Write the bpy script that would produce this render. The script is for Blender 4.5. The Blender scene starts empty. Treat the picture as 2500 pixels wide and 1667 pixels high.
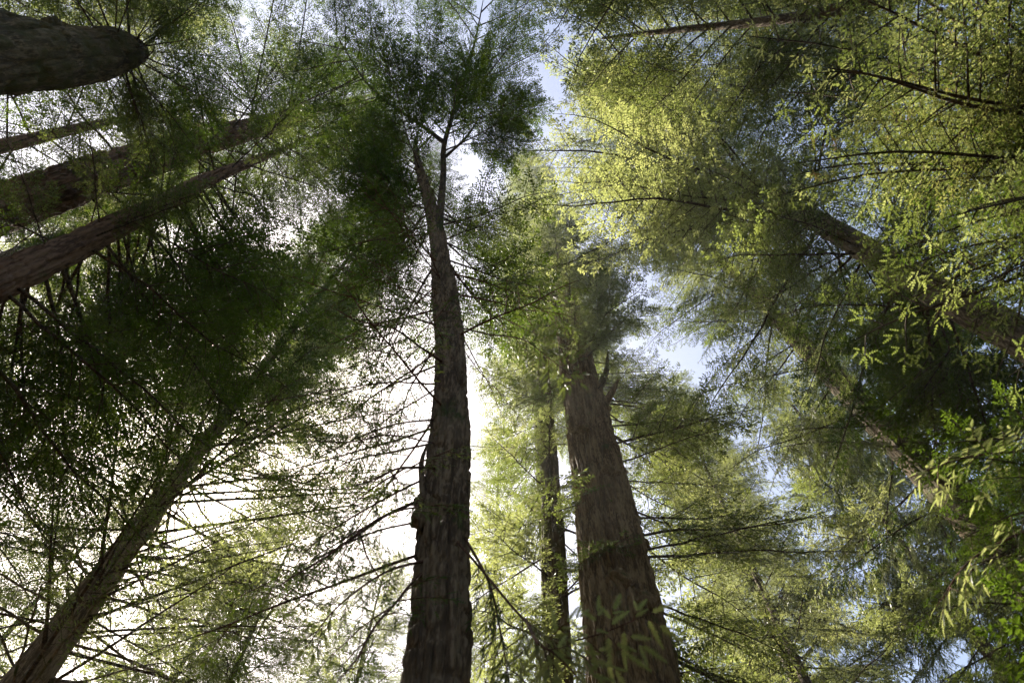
import bpy, math, random
import numpy as np
from mathutils import Matrix, Vector, Euler

# ------------------------------------------------------------------ camera, sky, sun, exposure
scene = bpy.context.scene
C = scene.collection
R = math.radians

cam_data = bpy.data.cameras.new('camera')
cam = bpy.data.objects.new('camera', cam_data)
C.objects.link(cam)
cam.location = (0, 0, 1.6)
cam.rotation_euler = (R(90 + 67), 0, 0)
cam_data.lens = 24
cam_data.sensor_width = 36
cam_data.clip_end = 2000
cam_data.dof.use_dof = True
cam_data.dof.focus_distance = 22
cam_data.dof.aperture_fstop = 2.2
scene.camera = cam

SUN_EL, SUN_AZ = R(51.0), R(-39.7)          # azimuth clockwise from +Y
world = bpy.data.worlds.new('World')
scene.world = world
world.use_nodes = True
nt = world.node_tree
sky = nt.nodes.new('ShaderNodeTexSky')
sky.sky_type = 'NISHITA'
sky.sun_disc = False
sky.sun_elevation = SUN_EL
sky.sun_rotation = SUN_AZ
sky.air_density = 1.0
sky.dust_density = 2.6
sky.ozone_density = 1.0
bg = nt.nodes['Background']
bg.inputs['Strength'].default_value = 0.084
nt.links.new(sky.outputs[0], bg.inputs['Color'])

sun_data = bpy.data.lights.new('sun', 'SUN')
sun_data.energy = 5.0
sun_data.angle = R(0.53)
sun_data.color = (1.0, 0.95, 0.86)
sun = bpy.data.objects.new('sun', sun_data)
C.objects.link(sun)
sd = Vector((math.sin(SUN_AZ) * math.cos(SUN_EL), math.cos(SUN_AZ) * math.cos(SUN_EL), math.sin(SUN_EL)))
sun.rotation_euler = sd.to_track_quat('Z', 'Y').to_euler()

vs = scene.view_settings
vs.view_transform = 'Standard'
vs.look = 'None'
vs.exposure = 1.76
vs.gamma = 1.0
vs.use_curve_mapping = False
vs.use_white_balance = True            # the camera's daylight-shade white balance
vs.white_balance_temperature = 6880
vs.white_balance_tint = 10
cy = scene.cycles
cy.max_bounces = 6
cy.diffuse_bounces = 4
cy.glossy_bounces = 2
cy.transmission_bounces = 4
cy.volume_bounces = 0
cy.transparent_max_bounces = 4
cy.use_denoising = True
cy.use_adaptive_sampling = True
cy.adaptive_threshold = 0.02
cy.caustics_reflective = False
cy.caustics_refractive = False
cy.sample_clamp_indirect = 6.0

# ------------------------------------------------------------------ numpy noise
_rng = np.random.default_rng(7)
_PERM = _rng.permutation(4096)
_VAL = _rng.random(4096) * 2 - 1

def vnoise(x, y, z):
    """Smooth value noise in -1..1 on arrays."""
    xi, yi, zi = np.floor(x).astype(np.int64), np.floor(y).astype(np.int64), np.floor(z).astype(np.int64)
    fx, fy, fz = x - xi, y - yi, z - zi
    fx, fy, fz = (f * f * (3 - 2 * f) for f in (fx, fy, fz))
    def h(a, b, c):
        return _VAL[_PERM[(_PERM[(_PERM[a & 4095] + b) & 4095] + c) & 4095]]
    def lx(b, c):
        return h(xi, b, c) * (1 - fx) + h(xi + 1, b, c) * fx
    def ly(c):
        return lx(yi, c) * (1 - fy) + lx(yi + 1, c) * fy
    return ly(zi) * (1 - fz) + ly(zi + 1) * fz

def fbm(x, y, z, o=3):
    s, a = 0, 1.0
    for k in range(o):
        s = s + a * vnoise(x * 2 ** k + 17.3 * k, y * 2 ** k, z * 2 ** k)
        a *= 0.5
    return s

# ------------------------------------------------------------------ materials
def new_mat(name):
    m = bpy.data.materials.new(name)
    m.use_nodes = True
    n = m.node_tree
    n.nodes.clear()
    out = n.nodes.new('ShaderNodeOutputMaterial')
    return m, n, out

def ramp(n, fac, stops):
    r = n.nodes.new('ShaderNodeValToRGB')
    e = r.color_ramp.elements
    while len(e) < len(stops):
        e.new(0.5)
    for k, (p, c) in enumerate(stops):
        e[k].position = p
        e[k].color = (*c, 1)
    n.links.new(fac, r.inputs[0])
    return r.outputs[0]

def mixc(n, fac, a, b):
    m = n.nodes.new('ShaderNodeMix')
    m.data_type = 'RGBA'
    for v, i in ((fac, 0), (a, 6), (b, 7)):
        if isinstance(v, (int, float)):
            m.inputs[i].default_value = v
        elif isinstance(v, tuple):
            m.inputs[i].default_value = (*v, 1)
        else:
            n.links.new(v, m.inputs[i])
    return m.outputs[2]

def noise_tex(n, scale, detail=4, stretch=None, rough=0.6):
    tc = n.nodes.new('ShaderNodeTexCoord')
    t = n.nodes.new('ShaderNodeTexNoise')
    t.inputs['Scale'].default_value = scale
    t.inputs['Detail'].default_value = detail
    t.inputs['Roughness'].default_value = rough
    if stretch:
        mp = n.nodes.new('ShaderNodeMapping')
        mp.inputs['Scale'].default_value = stretch
        n.links.new(tc.outputs['Object'], mp.inputs[0])
        n.links.new(mp.outputs[0], t.inputs['Vector'])
    else:
        n.links.new(tc.outputs['Object'], t.inputs['Vector'])
    return t.outputs[0]

def bark_mat(name, dark, mid, light, moss=0.0, moss_col=(0.045, 0.065, 0.015), scale=1.0, bump=0.6):
    m, n, out = new_mat(name)
    b = n.nodes.new('ShaderNodeBsdfPrincipled')
    f1 = noise_tex(n, 9 * scale, 6, (1, 1, 0.14))
    f2 = noise_tex(n, 34 * scale, 5, (1, 1, 0.22))
    f3 = noise_tex(n, 0.9, 4)
    add = n.nodes.new('ShaderNodeMath'); add.operation = 'MULTIPLY_ADD'
    n.links.new(f2, add.inputs[0]); add.inputs[1].default_value = 0.9
    n.links.new(f1, add.inputs[2])
    sub = n.nodes.new('ShaderNodeMath'); sub.operation = 'SUBTRACT'
    n.links.new(add.outputs[0], sub.inputs[0]); sub.inputs[1].default_value = 0.45
    col = ramp(n, sub.outputs[0], [(0.40, dark), (0.5, mid), (0.60, light)])
    # weathered grey and reddish patches
    pf = ramp(n, f3, [(0.42, (0, 0, 0)), (0.62, (1, 1, 1))])
    col = mixc(n, pf, col, mixc(n, 0.45, col, tuple(0.9 * v for v in light)))
    if moss > 0:
        f4 = noise_tex(n, 1.7, 6, None, 0.7)
        mf = ramp(n, f4, [(0.62 - 0.35 * moss, (0, 0, 0)), (0.74 - 0.25 * moss, (1, 1, 1))])
        f5 = noise_tex(n, 40, 3)
        mc = mixc(n, f5, tuple(0.6 * v for v in moss_col), tuple(1.5 * v for v in moss_col))
        col = mixc(n, mf, col, mc)
    n.links.new(col, b.inputs['Base Color'])
    b.inputs['Roughness'].default_value = 0.9
    b.inputs['Specular IOR Level'].default_value = 0.25
    bp = n.nodes.new('ShaderNodeBump')
    bp.inputs['Strength'].default_value = bump
    bp.inputs['Distance'].default_value = 0.045
    n.links.new(add.outputs[0], bp.inputs['Height'])
    n.links.new(bp.outputs[0], b.inputs['Normal'])
    n.links.new(b.outputs[0], out.inputs[0])
    return m

def leaf_mat(name, c0, c1, c2, trans=0.5, tint=(2.2, 2.1, 1.0), gloss=0.35, brown=0.0):
    m, n, out = new_mat(name)
    g = n.nodes.new('ShaderNodeNewGeometry')
    oi = n.nodes.new('ShaderNodeObjectInfo')
    a = n.nodes.new('ShaderNodeMath'); a.operation = 'MULTIPLY_ADD'
    n.links.new(g.outputs['Random Per Island'], a.inputs[0]); a.inputs[1].default_value = 0.38
    s = n.nodes.new('ShaderNodeMath'); s.operation = 'MULTIPLY'
    n.links.new(oi.outputs['Random'], s.inputs[0]); s.inputs[1].default_value = 0.55
    n.links.new(s.outputs[0], a.inputs[2])
    col = ramp(n, a.outputs[0], [(0.1, c0), (0.5, c1), (0.95, c2)])
    if brown > 0:
        f = noise_tex(n, 1.3, 3)
        bf = ramp(n, f, [(0.68 - brown * 0.3, (0, 0, 0)), (0.72 - brown * 0.25, (1, 1, 1))])
        col = mixc(n, bf, col, (0.12, 0.075, 0.038))
    b = n.nodes.new('ShaderNodeBsdfPrincipled')
    n.links.new(col, b.inputs['Base Color'])
    b.inputs['Roughness'].default_value = gloss
    b.inputs['Specular IOR Level'].default_value = 0.22
    t = n.nodes.new('ShaderNodeBsdfTranslucent')
    tc = n.nodes.new('ShaderNodeMix'); tc.data_type = 'RGBA'; tc.blend_type = 'MULTIPLY'
    tc.inputs[0].default_value = 1.0
    n.links.new(col, tc.inputs[6]); tc.inputs[7].default_value = (*tint, 1)
    n.links.new(tc.outputs[2], t.inputs[0])
    mx = n.nodes.new('ShaderNodeMixShader')
    mx.inputs[0].default_value = trans
    n.links.new(b.outputs[0], mx.inputs[1]); n.links.new(t.outputs[0], mx.inputs[2])
    n.links.new(mx.outputs[0], out.inputs[0])
    return m

M = {}
M['bark_centre'] = bark_mat('grey_brown_bark', (0.052, 0.032, 0.018), (0.11, 0.070, 0.040), (0.23, 0.165, 0.105), 0.12, scale=0.9)
M['bark_giant'] = bark_mat('furrowed_brown_bark', (0.075, 0.043, 0.018), (0.14, 0.085, 0.038), (0.235, 0.155, 0.074), 0.12)
M['bark_pink'] = bark_mat('pinkish_scaly_bark', (0.075, 0.041, 0.025), (0.15, 0.084, 0.053), (0.26, 0.16, 0.105), 0.05, scale=0.8)
M['bark_fibre'] = bark_mat('fibrous_grey_bark', (0.06, 0.040, 0.024), (0.125, 0.088, 0.055), (0.22, 0.165, 0.11), 0.2, scale=1.3)
M['bark_flare'] = bark_mat('flare_lightened_fibrous_bark', (0.11, 0.076, 0.048), (0.23, 0.165, 0.11), (0.36, 0.27, 0.19), 0.0, scale=1.3)  # albedo raised to imitate flare on the backlit lower-left trunk
M['twig_pale'] = bark_mat('pale_twig_bark', (0.08, 0.062, 0.034), (0.17, 0.13, 0.08), (0.26, 0.20, 0.13), 0.35, bump=0.2)
M['bark_moss'] = bark_mat('mossy_dark_bark', (0.035, 0.024, 0.013), (0.085, 0.060, 0.030), (0.19, 0.14, 0.08), 0.5, (0.058, 0.054, 0.014))
M['bark_far'] = bark_mat('plain_brown_bark', (0.04, 0.026, 0.016), (0.09, 0.06, 0.04), (0.17, 0.12, 0.08), 0.1)
M['twig'] = bark_mat('twig_bark', (0.025, 0.017, 0.011), (0.06, 0.042, 0.027), (0.12, 0.085, 0.055), 0.2, bump=0.2)
M['twig_red'] = bark_mat('reddish_twig_bark', (0.045, 0.020, 0.013), (0.10, 0.046, 0.028), (0.17, 0.09, 0.06), 0.0, bump=0.2)
M['heartwood'] = bark_mat('splintered_orange_wood', (0.12, 0.06, 0.02), (0.30, 0.17, 0.075), (0.45, 0.31, 0.17), 0.0)
M['leaf_dark'] = leaf_mat('deep_green_needles', (0.034, 0.058, 0.012), (0.050, 0.080, 0.016), (0.072, 0.102, 0.021), 0.45, (2.2, 2.2, 0.9))
M['leaf_shaded'] = leaf_mat('shade_darkened_needles', (0.014, 0.024, 0.008), (0.022, 0.036, 0.011), (0.034, 0.050, 0.015), 0.30, (1.6, 1.5, 0.8))  # needle colour darkened to stand in for shade on the right-edge young tree
M['leaf_mid'] = leaf_mat('green_needles', (0.056, 0.074, 0.024), (0.081, 0.102, 0.035), (0.114, 0.13, 0.047), 0.5, (2.5, 2.45, 1.5))
M['leaf_bright'] = leaf_mat('yellow_green_needles', (0.082, 0.098, 0.037), (0.114, 0.130, 0.052), (0.152, 0.159, 0.071), 0.55, (3.1, 3.0, 2.3))
M['leaf_rust'] = leaf_mat('green_needles_with_dry_tips', (0.085, 0.10, 0.036), (0.118, 0.128, 0.050), (0.155, 0.158, 0.068), 0.5, (2.9, 2.7, 1.8), brown=0.12)
M['leaf_grey'] = leaf_mat('grey_green_needles', (0.070, 0.085, 0.042), (0.10, 0.116, 0.060), (0.135, 0.148, 0.082), 0.5, (2.6, 2.5, 1.9))

# ------------------------------------------------------------------ mesh helpers
def mesh_from(name, V, F4=None, F3=None, mat=None, smooth=True):
    me = bpy.data.meshes.new(name)
    V = np.asarray(V, np.float32)
    me.vertices.add(len(V))
    me.vertices.foreach_set('co', V.ravel())
    loops, starts, pos = [], [], 0
    for F, k in ((F4, 4), (F3, 3)):
        if F is None or len(F) == 0:
            continue
        F = np.asarray(F, np.int32)
        loops.append(F.ravel())
        starts.append(np.arange(len(F), dtype=np.int32) * k + pos)
        pos += F.size
    loops = np.concatenate(loops); starts = np.concatenate(starts)
    me.loops.add(len(loops)); me.polygons.add(len(starts))
    me.loops.foreach_set('vertex_index', loops)
    me.polygons.foreach_set('loop_start', starts)
    me.polygons.foreach_set('use_smooth', np.full(len(starts), smooth))
    me.update(calc_edges=True)
    if mat:
        me.materials.append(mat)
    return me

def add_obj(name, mesh, parent=None, loc=None, rot=None, scale=None):
    o = bpy.data.objects.new(name, mesh)
    C.objects.link(o)
    o.parent = parent
    if loc is not None: o.location = loc
    if rot is not None: o.rotation_euler = rot
    if scale is not None: o.scale = (scale,) * 3
    return o

class Tubes:
    """Collects tapered tubes along polylines into one mesh."""
    def __init__(s):
        s.V, s.F, s.n = [], [], 0
    def add(s, P, Rr, k=6, cap=True):
        P = np.asarray(P, float); Rr = np.asarray(Rr, float)
        T = np.gradient(P, axis=0)
        T /= np.linalg.norm(T, axis=1, keepdims=True) + 1e-9
        a = np.array([0, 0, 1.0]) if abs(T[0, 2]) < 0.9 else np.array([1.0, 0, 0])
        A = np.cross(T, a); A /= np.linalg.norm(A, axis=1, keepdims=True) + 1e-9
        B = np.cross(T, A)
        th = np.arange(k) * 2 * np.pi / k
        ring = P[:, None] + Rr[:, None, None] * (np.cos(th)[None, :, None] * A[:, None] + np.sin(th)[None, :, None] * B[:, None])
        n = len(P)
        s.V.append(ring.reshape(-1, 3))
        i = np.arange(n - 1)[:, None] * k; j = np.arange(k)[None]
        jn = (j + 1) % k
        s.F.append((np.stack([i + j, i + jn, i + k + jn, i + k + j], -1).reshape(-1, 4)) + s.n)
        s.n += n * k
    def mesh(s, name, mat):
        return mesh_from(name, np.concatenate(s.V), np.concatenate(s.F), None, mat)

def spline(P, n):
    """Catmull-Rom through P, n samples."""
    P = np.asarray(P, float)
    Q = np.vstack([2 * P[0] - P[1], P, 2 * P[-1] - P[-2]])
    t = np.linspace(0, len(P) - 1 - 1e-6, n)
    i = t.astype(int); f = (t - i)[:, None]
    a, b, c, d = Q[i], Q[i + 1], Q[i + 2], Q[i + 3]
    return 0.5 * (2 * b + (c - a) * f + (2 * a - 5 * b + 4 * c - d) * f ** 2 + (3 * b - a - 3 * c + d) * f ** 3)

# ------------------------------------------------------------------ branch prototypes
def unit(v):
    return v / (np.linalg.norm(v) + 1e-9)

def curve_path(rng, p0, d, up, L, n, droop, wig):
    """A path from p0 along d with droop (metres of fall per L) and wiggle."""
    t = np.linspace(0, 1, n)
    side = unit(np.cross(up, d))
    ph = rng.uniform(0, 6.28, 4)
    w = wig * L * (np.sin(t * 5 + ph[0]) - np.sin(ph[0]) + 0.5 * (np.sin(t * 11 + ph[1]) - np.sin(ph[1]))) * t
    w2 = wig * L * 0.7 * (np.sin(t * 4 + ph[2]) - np.sin(ph[2]) + 0.4 * (np.sin(t * 13 + ph[3]) - np.sin(ph[3]))) * t
    P = p0 + d * (L * t)[:, None] + side * w[:, None] + up * w2[:, None]
    P[:, 2] -= droop * L * t ** 2
    return P

def rotate_about(v, axis, ang):
    c, s = math.cos(ang), math.sin(ang)
    return v * c + np.cross(axis, v) * s + axis * np.dot(axis, v) * (1 - c)

def make_spray(seed, L, t0=0.15, sp1=0.17, l1max=1.1, sp2=0.075, sp3=0.042, leaf=(0.065, 0.105), droop=0.10, wig=0.02,
               r0=None, hang=0.0, jit=1.0, t_leaf=0.0, kink=0.0, fill=1.0, bend=1.0, ang=(48, 62), l1shape=1.0, wood2=True):
    """Wood tubes and leaf quads of one flat conifer branch along +X."""
    rng = np.random.default_rng(seed)
    tb = Tubes()
    up = np.array([0, 0, 1.0])
    r0 = r0 or 0.0058 * L + 0.003
    main = curve_path(rng, np.zeros(3), np.array([1.0, 0, 0]), up, L, 14, droop * bend, wig)
    if kink:
        step = rng.normal(0, kink * L, (14, 3)) * np.array([0.3, 1, 1]); step[:2] = 0
        main = main + np.cumsum(step, 0) * 0.5
    tt = np.linspace(0, 1, 14)
    tb.add(main, r0 * (1 - tt) ** 0.8 + 0.003, 6)
    LP, LD, LN, LL = [], [], [], []
    def at(P, t):
        f = t * (len(P) - 1); i = min(int(f), len(P) - 2); f -= i
        return P[i] * (1 - f) + P[i + 1] * f, unit(P[i + 1] - P[i])
    def leaves_along(P, a, b, step, nrm, llen):
        Lp = np.linalg.norm(P[-1] - P[0])
        n = max(2, int(Lp * (b - a) / step))
        for k in range(n):
            t = a + (b - a) * (k + 0.5) / n
            if rng.random() > fill: continue
            p, d = at(P, t)
            sgn = 1 if k % 2 else -1
            dd = rotate_about(d, nrm, sgn * math.radians(rng.uniform(38, 62)))
            nn = unit(nrm + rng.normal(0, 0.32 * jit, 3))
            dd = unit(dd + rng.normal(0, 0.14 * jit, 3) + np.array([0, 0, -hang * 0.6]))
            LP.append(p); LD.append(dd); LN.append(nn); LL.append(llen * rng.uniform(0.75, 1.2) * (1.05 - 0.35 * t))
        p, d = at(P, 0.999)
        LP.append(p); LD.append(d); LN.append(unit(nrm + rng.normal(0, 0.25, 3))); LL.append(llen * 0.9)
    s = t0 * L
    side = 1
    while s < L * 0.985:
        t = s / L
        p, d = at(main, t)
        prof = min(1.0, (t - t0 + 0.06) / 0.22) * (1 - t) ** 0.75 * l1shape
        l1 = max(0.14, l1max * prof * rng.uniform(0.65, 1.15) * 1.35)
        nrm = unit(up + rng.normal(0, 0.2, 3))
        dd = rotate_about(d, nrm, side * math.radians(rng.uniform(*ang)))
        dd = unit(dd + np.array([0, 0, -hang + rng.normal(0, 0.10)]))
        P1 = curve_path(rng, p, dd, nrm, l1, 6, droop * 1.2 + hang * 0.5, 0.03)
        t1 = np.linspace(0, 1, 6)
        tb.add(P1, (0.0022 + 0.006 * l1) * (1 - t1) + 0.0015, 4)
        s2 = 0.06; sd2 = 1
        if t < t_leaf:
            s2 = 99
        while s2 < l1 * 0.97:
            u = s2 / l1
            q, e = at(P1, u)
            l2 = max(0.06, min(0.36, l1 * 0.42) * (1 - u) ** 0.7 * rng.uniform(0.7, 1.15))
            n2 = unit(nrm + rng.normal(0, 0.22 * jit, 3))
            e2 = rotate_about(e, n2, sd2 * math.radians(rng.uniform(42, 60)))
            e2 = unit(e2 + np.array([0, 0, -hang * 0.7 + rng.normal(0, 0.08)]))
            P2 = curve_path(rng, q, e2, n2, l2, 3, droop, 0.02)
            if wood2 and l2 > 0.12:
                tb.add(P2, np.array([0.0028, 0.002, 0.0012]), 3)
            leaves_along(P2, 0.08, 0.98, sp3, n2, rng.uniform(*leaf))
            s2 += sp2 * rng.uniform(0.75, 1.3); sd2 = -sd2
        if t >= t_leaf:
            leaves_along(P1, 0.75, 0.99, sp3, nrm, leaf[1])
        s += sp1 * rng.uniform(0.6, 1.35); side = -side if rng.random() < 0.9 else side
    return tb, (np.array(LP), np.array(LD), np.array(LN), np.array(LL))

def leaf_mesh(name, leaves, mat, wr=0.30):
    P, D, N, Ln = leaves
    S = np.cross(N, D); S /= np.linalg.norm(S, axis=1, keepdims=True) + 1e-9
    N2 = np.cross(D, S)
    L = Ln[:, None]
    w = L * wr * 0.5
    v0 = P
    v1 = P + D * L * 0.35 + S * w + N2 * L * 0.04
    v2 = P + D * L - N2 * L * 0.06
    v3 = P + D * L * 0.42 - S * w + N2 * L * 0.04
    V = np.stack([v0, v1, v2, v3], 1).reshape(-1, 3)
    i = np.arange(len(P))[:, None] * 4
    F3 = np.concatenate([i + np.array([[0, 1, 2]]), i + np.array([[0, 2, 3]])])
    return mesh_from(name, V, None, F3, mat, smooth=False)

def needle_leaf_mesh(name, leaves, mat, wr=0.36, n=4):
    """Like leaf_mesh, but each sprig is two ranks of separate needles."""
    P, D, N, Ln = leaves
    S = np.cross(N, D); S /= np.linalg.norm(S, axis=1, keepdims=True) + 1e-9
    N2 = np.cross(D, S)
    tv = []
    for i in range(n):
        t = 0.03 + 0.95 * (i + 0.5) / n
        ln = wr * 0.5 * (0.6 + 0.4 * math.sin(math.pi * min(1, t + 0.1)))
        an = math.radians(62 - 32 * t * t)
        w = 0.42 / n
        for sg in (-1, 1):
            tv += [(t - w, 0, 0), (t + w, 0, 0), (t + ln * math.cos(an) * 1.2, sg * ln * math.sin(an), 0.02)]
    tv += [(0, -0.012, 0), (0, 0.012, 0), (1.08, 0, -0.03)]
    tv = np.array(tv)
    X = P[:, None] + Ln[:, None, None] * (tv[None, :, 0:1] * D[:, None] + tv[None, :, 1:2] * S[:, None] + (tv[None, :, 2:3] - 0.05 * tv[None, :, 0:1] ** 2) * N2[:, None])
    V = X.reshape(-1, 3)
    return mesh_from(name, V, None, np.arange(len(V)).reshape(-1, 3), mat, smooth=False)

class Proto:
    def __init__(s, L, wood, leaf, mat):
        s.L, s.wood, s.leaf, s.mat = L, wood, leaf, mat

PROTOS = {}
STATS = []
def build_protos(key, specs, leafmats, woodmat, wr=0.30, needles=False, **kw):
    """For each length/seed: one wood mesh and one leaf mesh per leaf material (shared by all copies)."""
    for k, (L, seed) in enumerate(specs):
        tb, lv = make_spray(seed, L, **kw)
        wood = tb.mesh('branch_' + key, M[woodmat])
        base = (needle_leaf_mesh if needles else leaf_mesh)('foliage_' + key, lv, M[leafmats[0]], wr)
        for lm in leafmats:
            PROTOS.setdefault((key, lm), []).append(Proto(L, wood, base, M[lm]))
        STATS.append((key, L, len(lv[0]), len(wood.vertices)))

build_protos('full', [(2.0, 1), (2.8, 2), (3.6, 3), (4.4, 4), (5.4, 5), (5.0, 6)], ['leaf_dark', 'leaf_mid', 'leaf_bright', 'leaf_rust', 'leaf_grey', 'leaf_shaded'], 'twig',
             t0=0.10, kink=0.007, sp1=0.105, l1max=1.15, sp2=0.048, sp3=0.023, leaf=(0.058, 0.098), droop=0.10, wr=0.42)
build_protos('thin', [(2.4, 11), (3.2, 12), (4.0, 13), (4.8, 14), (5.6, 15), (6.4, 16)], ['leaf_mid', 'leaf_bright', 'leaf_rust', 'leaf_grey', 'leaf_dark'], 'twig',
             t0=0.12, kink=0.008, sp1=0.13, l1max=1.2, sp2=0.058, sp3=0.029, leaf=(0.058, 0.098), droop=0.10, wig=0.025, wr=0.42)
build_protos('near', [(2.2, 61), (3.2, 62), (4.4, 63)], ['leaf_mid', 'leaf_bright', 'leaf_rust', 'leaf_dark', 'leaf_shaded'], 'twig', needles=True,
             t0=0.10, sp1=0.115, l1max=0.95, sp2=0.052, sp3=0.023, leaf=(0.045, 0.075), droop=0.10, wig=0.02, wr=0.44, jit=0.35)
build_protos('fine', [(4.2, 21), (5.2, 22), (6.0, 23)], ['leaf_dark', 'leaf_mid', 'leaf_bright'], 'twig', t0=0.25, sp1=0.16, l1max=0.9, sp2=0.07, sp3=0.035,
             droop=0.03, wig=0.008, fill=0.9, ang=(38, 52), r0=0.028, wr=0.36)
build_protos('bare', [(4.4, 31), (5.0, 32), (5.8, 33), (6.4, 34), (5.2, 35)], ['leaf_mid', 'leaf_bright'], 'twig_pale', t0=0.14, t_leaf=0.45, kink=0.012, sp1=0.20, l1max=0.9, sp2=0.075, sp3=0.035,
             droop=0.12, wig=0.055, fill=0.85, r0=0.027, wr=0.36)
build_protos('hang', [(2.6, 41), (3.4, 42), (4.2, 43), (5.0, 44)], ['leaf_mid', 'leaf_grey', 'leaf_bright', 'leaf_dark'], 'twig', t0=0.14, sp1=0.10, l1max=1.1,
             sp2=0.052, sp3=0.024, leaf=(0.058, 0.098), hang=0.55, droop=0.18, wr=0.36)
build_protos('light', [(1.6, 51), (2.2, 52), (2.8, 53), (3.4, 54)], ['leaf_dark', 'leaf_mid', 'leaf_bright'], 'twig_red', needles=True, t0=0.2, sp1=0.14, l1max=0.8, sp2=0.075,
             sp3=0.036, droop=0.14, wig=0.03, wr=0.42, r0=0.012)

def dead_twig(seed, L, r):
    rng = np.random.default_rng(seed)
    tb = Tubes()
    P = curve_path(rng, np.array([-0.06, 0, 0]), np.array([1.0, 0, 0]), np.array([0, 0, 1.0]), L, 9, rng.uniform(-0.1, 0.15), 0.05)
    tb.add(P, r * (1 - np.linspace(0, 1, 9) ** 1.3 * 0.85), 7)
    for k in range(int(3 + L * 2)):
        i = rng.integers(3, 8)
        d = unit(np.array([0.7, rng.normal(0, 0.7), rng.normal(0, 0.5)]))
        Q = curve_path(rng, P[i], d, np.array([0, 0, 1.0]), L * rng.uniform(0.15, 0.4), 4, 0.1, 0.05)
        tb.add(Q, r * 0.35 * np.array([1, 0.7, 0.45, 0.2]), 4)
    return tb.mesh('dead_branch', M['twig'])
DEAD = [dead_twig(60 + k, L, r) for k, (L, r) in enumerate([(0.7, 0.022), (1.2, 0.026), (1.8, 0.03), (0.45, 0.03), (2.4, 0.03)])]


# ------------------------------------------------------------------ near sprays with single needle sprigs
def needle_verts(rng, L, W, n):
    """One flat sprig along +X: two ranks of needles on a thin rib."""
    V, F = [], []
    def tri(a, b, c):
        k = len(V); V.extend([a, b, c]); F.append((k, k + 1, k + 2))
    for i in range(n):
        t = 0.04 + 0.95 * (i + 0.5) / n
        x = t * L
        prof = 0.55 + 0.45 * math.sin(math.pi * min(1, t * 1.05 + 0.08)) ** 0.7
        for sg in (-1, 1):
            ln = W * 0.5 * prof * rng.uniform(0.88, 1.08)
            an = math.radians(rng.uniform(52, 66) * (1 - 0.45 * t * t))
            dz = rng.normal(0, 0.05) * ln
            w = L / n * 0.52
            tip = (x + ln * math.cos(an) * 1.1, sg * ln * math.sin(an), 0.10 * ln + dz)
            tri((x - w, 0, 0), (x + w, 0, 0), tip)
    r = 0.010 * L
    tri((0, -r, -0.0006), (0, r, -0.0006), (L, 0, -0.0006))
    return np.array(V), np.array(F)

def sprig_mesh(seed, mat):
    rng = np.random.default_rng(seed)
    V, F = needle_verts(rng, 1.0, 0.33, 16)
    V[:, 2] -= 0.10 * V[:, 0] ** 2
    V[:, 1] += rng.normal(0, 0.06) * V[:, 0] ** 2
    return mesh_from('leaf_spray', V, None, F, mat, smooth=False)
SPRIGS = [sprig_mesh(70 + k, M['leaf_mid']) for k in range(5)]

def near_spray(path, seed, side_len, side_gap, sprig_len, sprig_gap, t0=0.2, nrm=(0, 0, 1), r0=0.012, n=30):
    """Returns a wood tube set plus sprig placements for a branch through local points."""
    rng = np.random.default_rng(seed)
    Q = spline(path, n)
    tb = Tubes()
    t = np.linspace(0, 1, n)
    tb.add(Q, r0 * (1 - t) ** 0.8 + 0.002, 6)
    S = []
    total = np.sum(np.linalg.norm(np.diff(Q, axis=0), axis=1))
    nrm = unit(np.array(nrm, float))
    def at(P, u):
        f = u * (len(P) - 1); i = min(int(f), len(P) - 2); f -= i
        return P[i] * (1 - f) + P[i + 1] * f, unit(P[i + 1] - P[i])
    s, sg = t0 * total, 1
    while s < total * 0.97:
        u = s / total
        p, d = at(Q, u)
        m = unit(nrm + rng.normal(0, 0.16, 3))
        e = unit(rotate_about(d, m, sg * math.radians(rng.uniform(42, 62))) + np.array([0, 0, -0.12]))
        ln = side_len * (0.45 + 0.55 * math.sin(math.pi * min(1, 0.25 + 0.75 * u))) * (1 - 0.55 * max(0, (u - 0.5) * 2)) * rng.uniform(0.7, 1.15)
        P1 = curve_path(rng, p, e, m, ln, 6, 0.10, 0.03)
        tb.add(P1, np.linspace(0.0045, 0.0015, 6), 4)
        w, s2 = 0.04, 1
        while w < ln:
            q, f = at(P1, w / ln)
            g = unit(rotate_about(f, m, s2 * math.radians(rng.uniform(35, 58))) + rng.normal(0, 0.10, 3))
            S.append((q, g, unit(m + rng.normal(0, 0.22, 3)), sprig_len * rng.uniform(0.7, 1.15) * (1.1 - 0.35 * w / ln)))
            w += sprig_gap * rng.uniform(0.75, 1.25); s2 = -s2
        S.append((P1[-1], unit(P1[-1] - P1[-2]), m, sprig_len * rng.uniform(0.8, 1.1)))
        s += side_gap * rng.uniform(0.7, 1.3); sg = -sg
    S.append((Q[-1], unit(Q[-1] - Q[-2]), nrm, sprig_len))
    return tb, S

def sprig_matrix(q, g, m, ln):
    y = unit(np.cross(m, g)); z = np.cross(g, y)
    A = Matrix(((g[0] * ln, y[0] * ln, z[0] * ln, q[0]), (g[1] * ln, y[1] * ln, z[1] * ln, q[1]), (g[2] * ln, y[2] * ln, z[2] * ln, q[2]), (0, 0, 0, 1)))
    return A

# ------------------------------------------------------------------ trunks
class Trunk:
    def __init__(s, pts):
        s.z = np.array([p[2] for p in pts], float)
        s.xy = np.array([p[:2] for p in pts], float)
        s.r = np.array([p[3] for p in pts], float)
    def at(s, z):
        return np.array([np.interp(z, s.z, s.xy[:, 0]), np.interp(z, s.z, s.xy[:, 1]), z]), float(np.interp(z, s.z, s.r))

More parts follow.
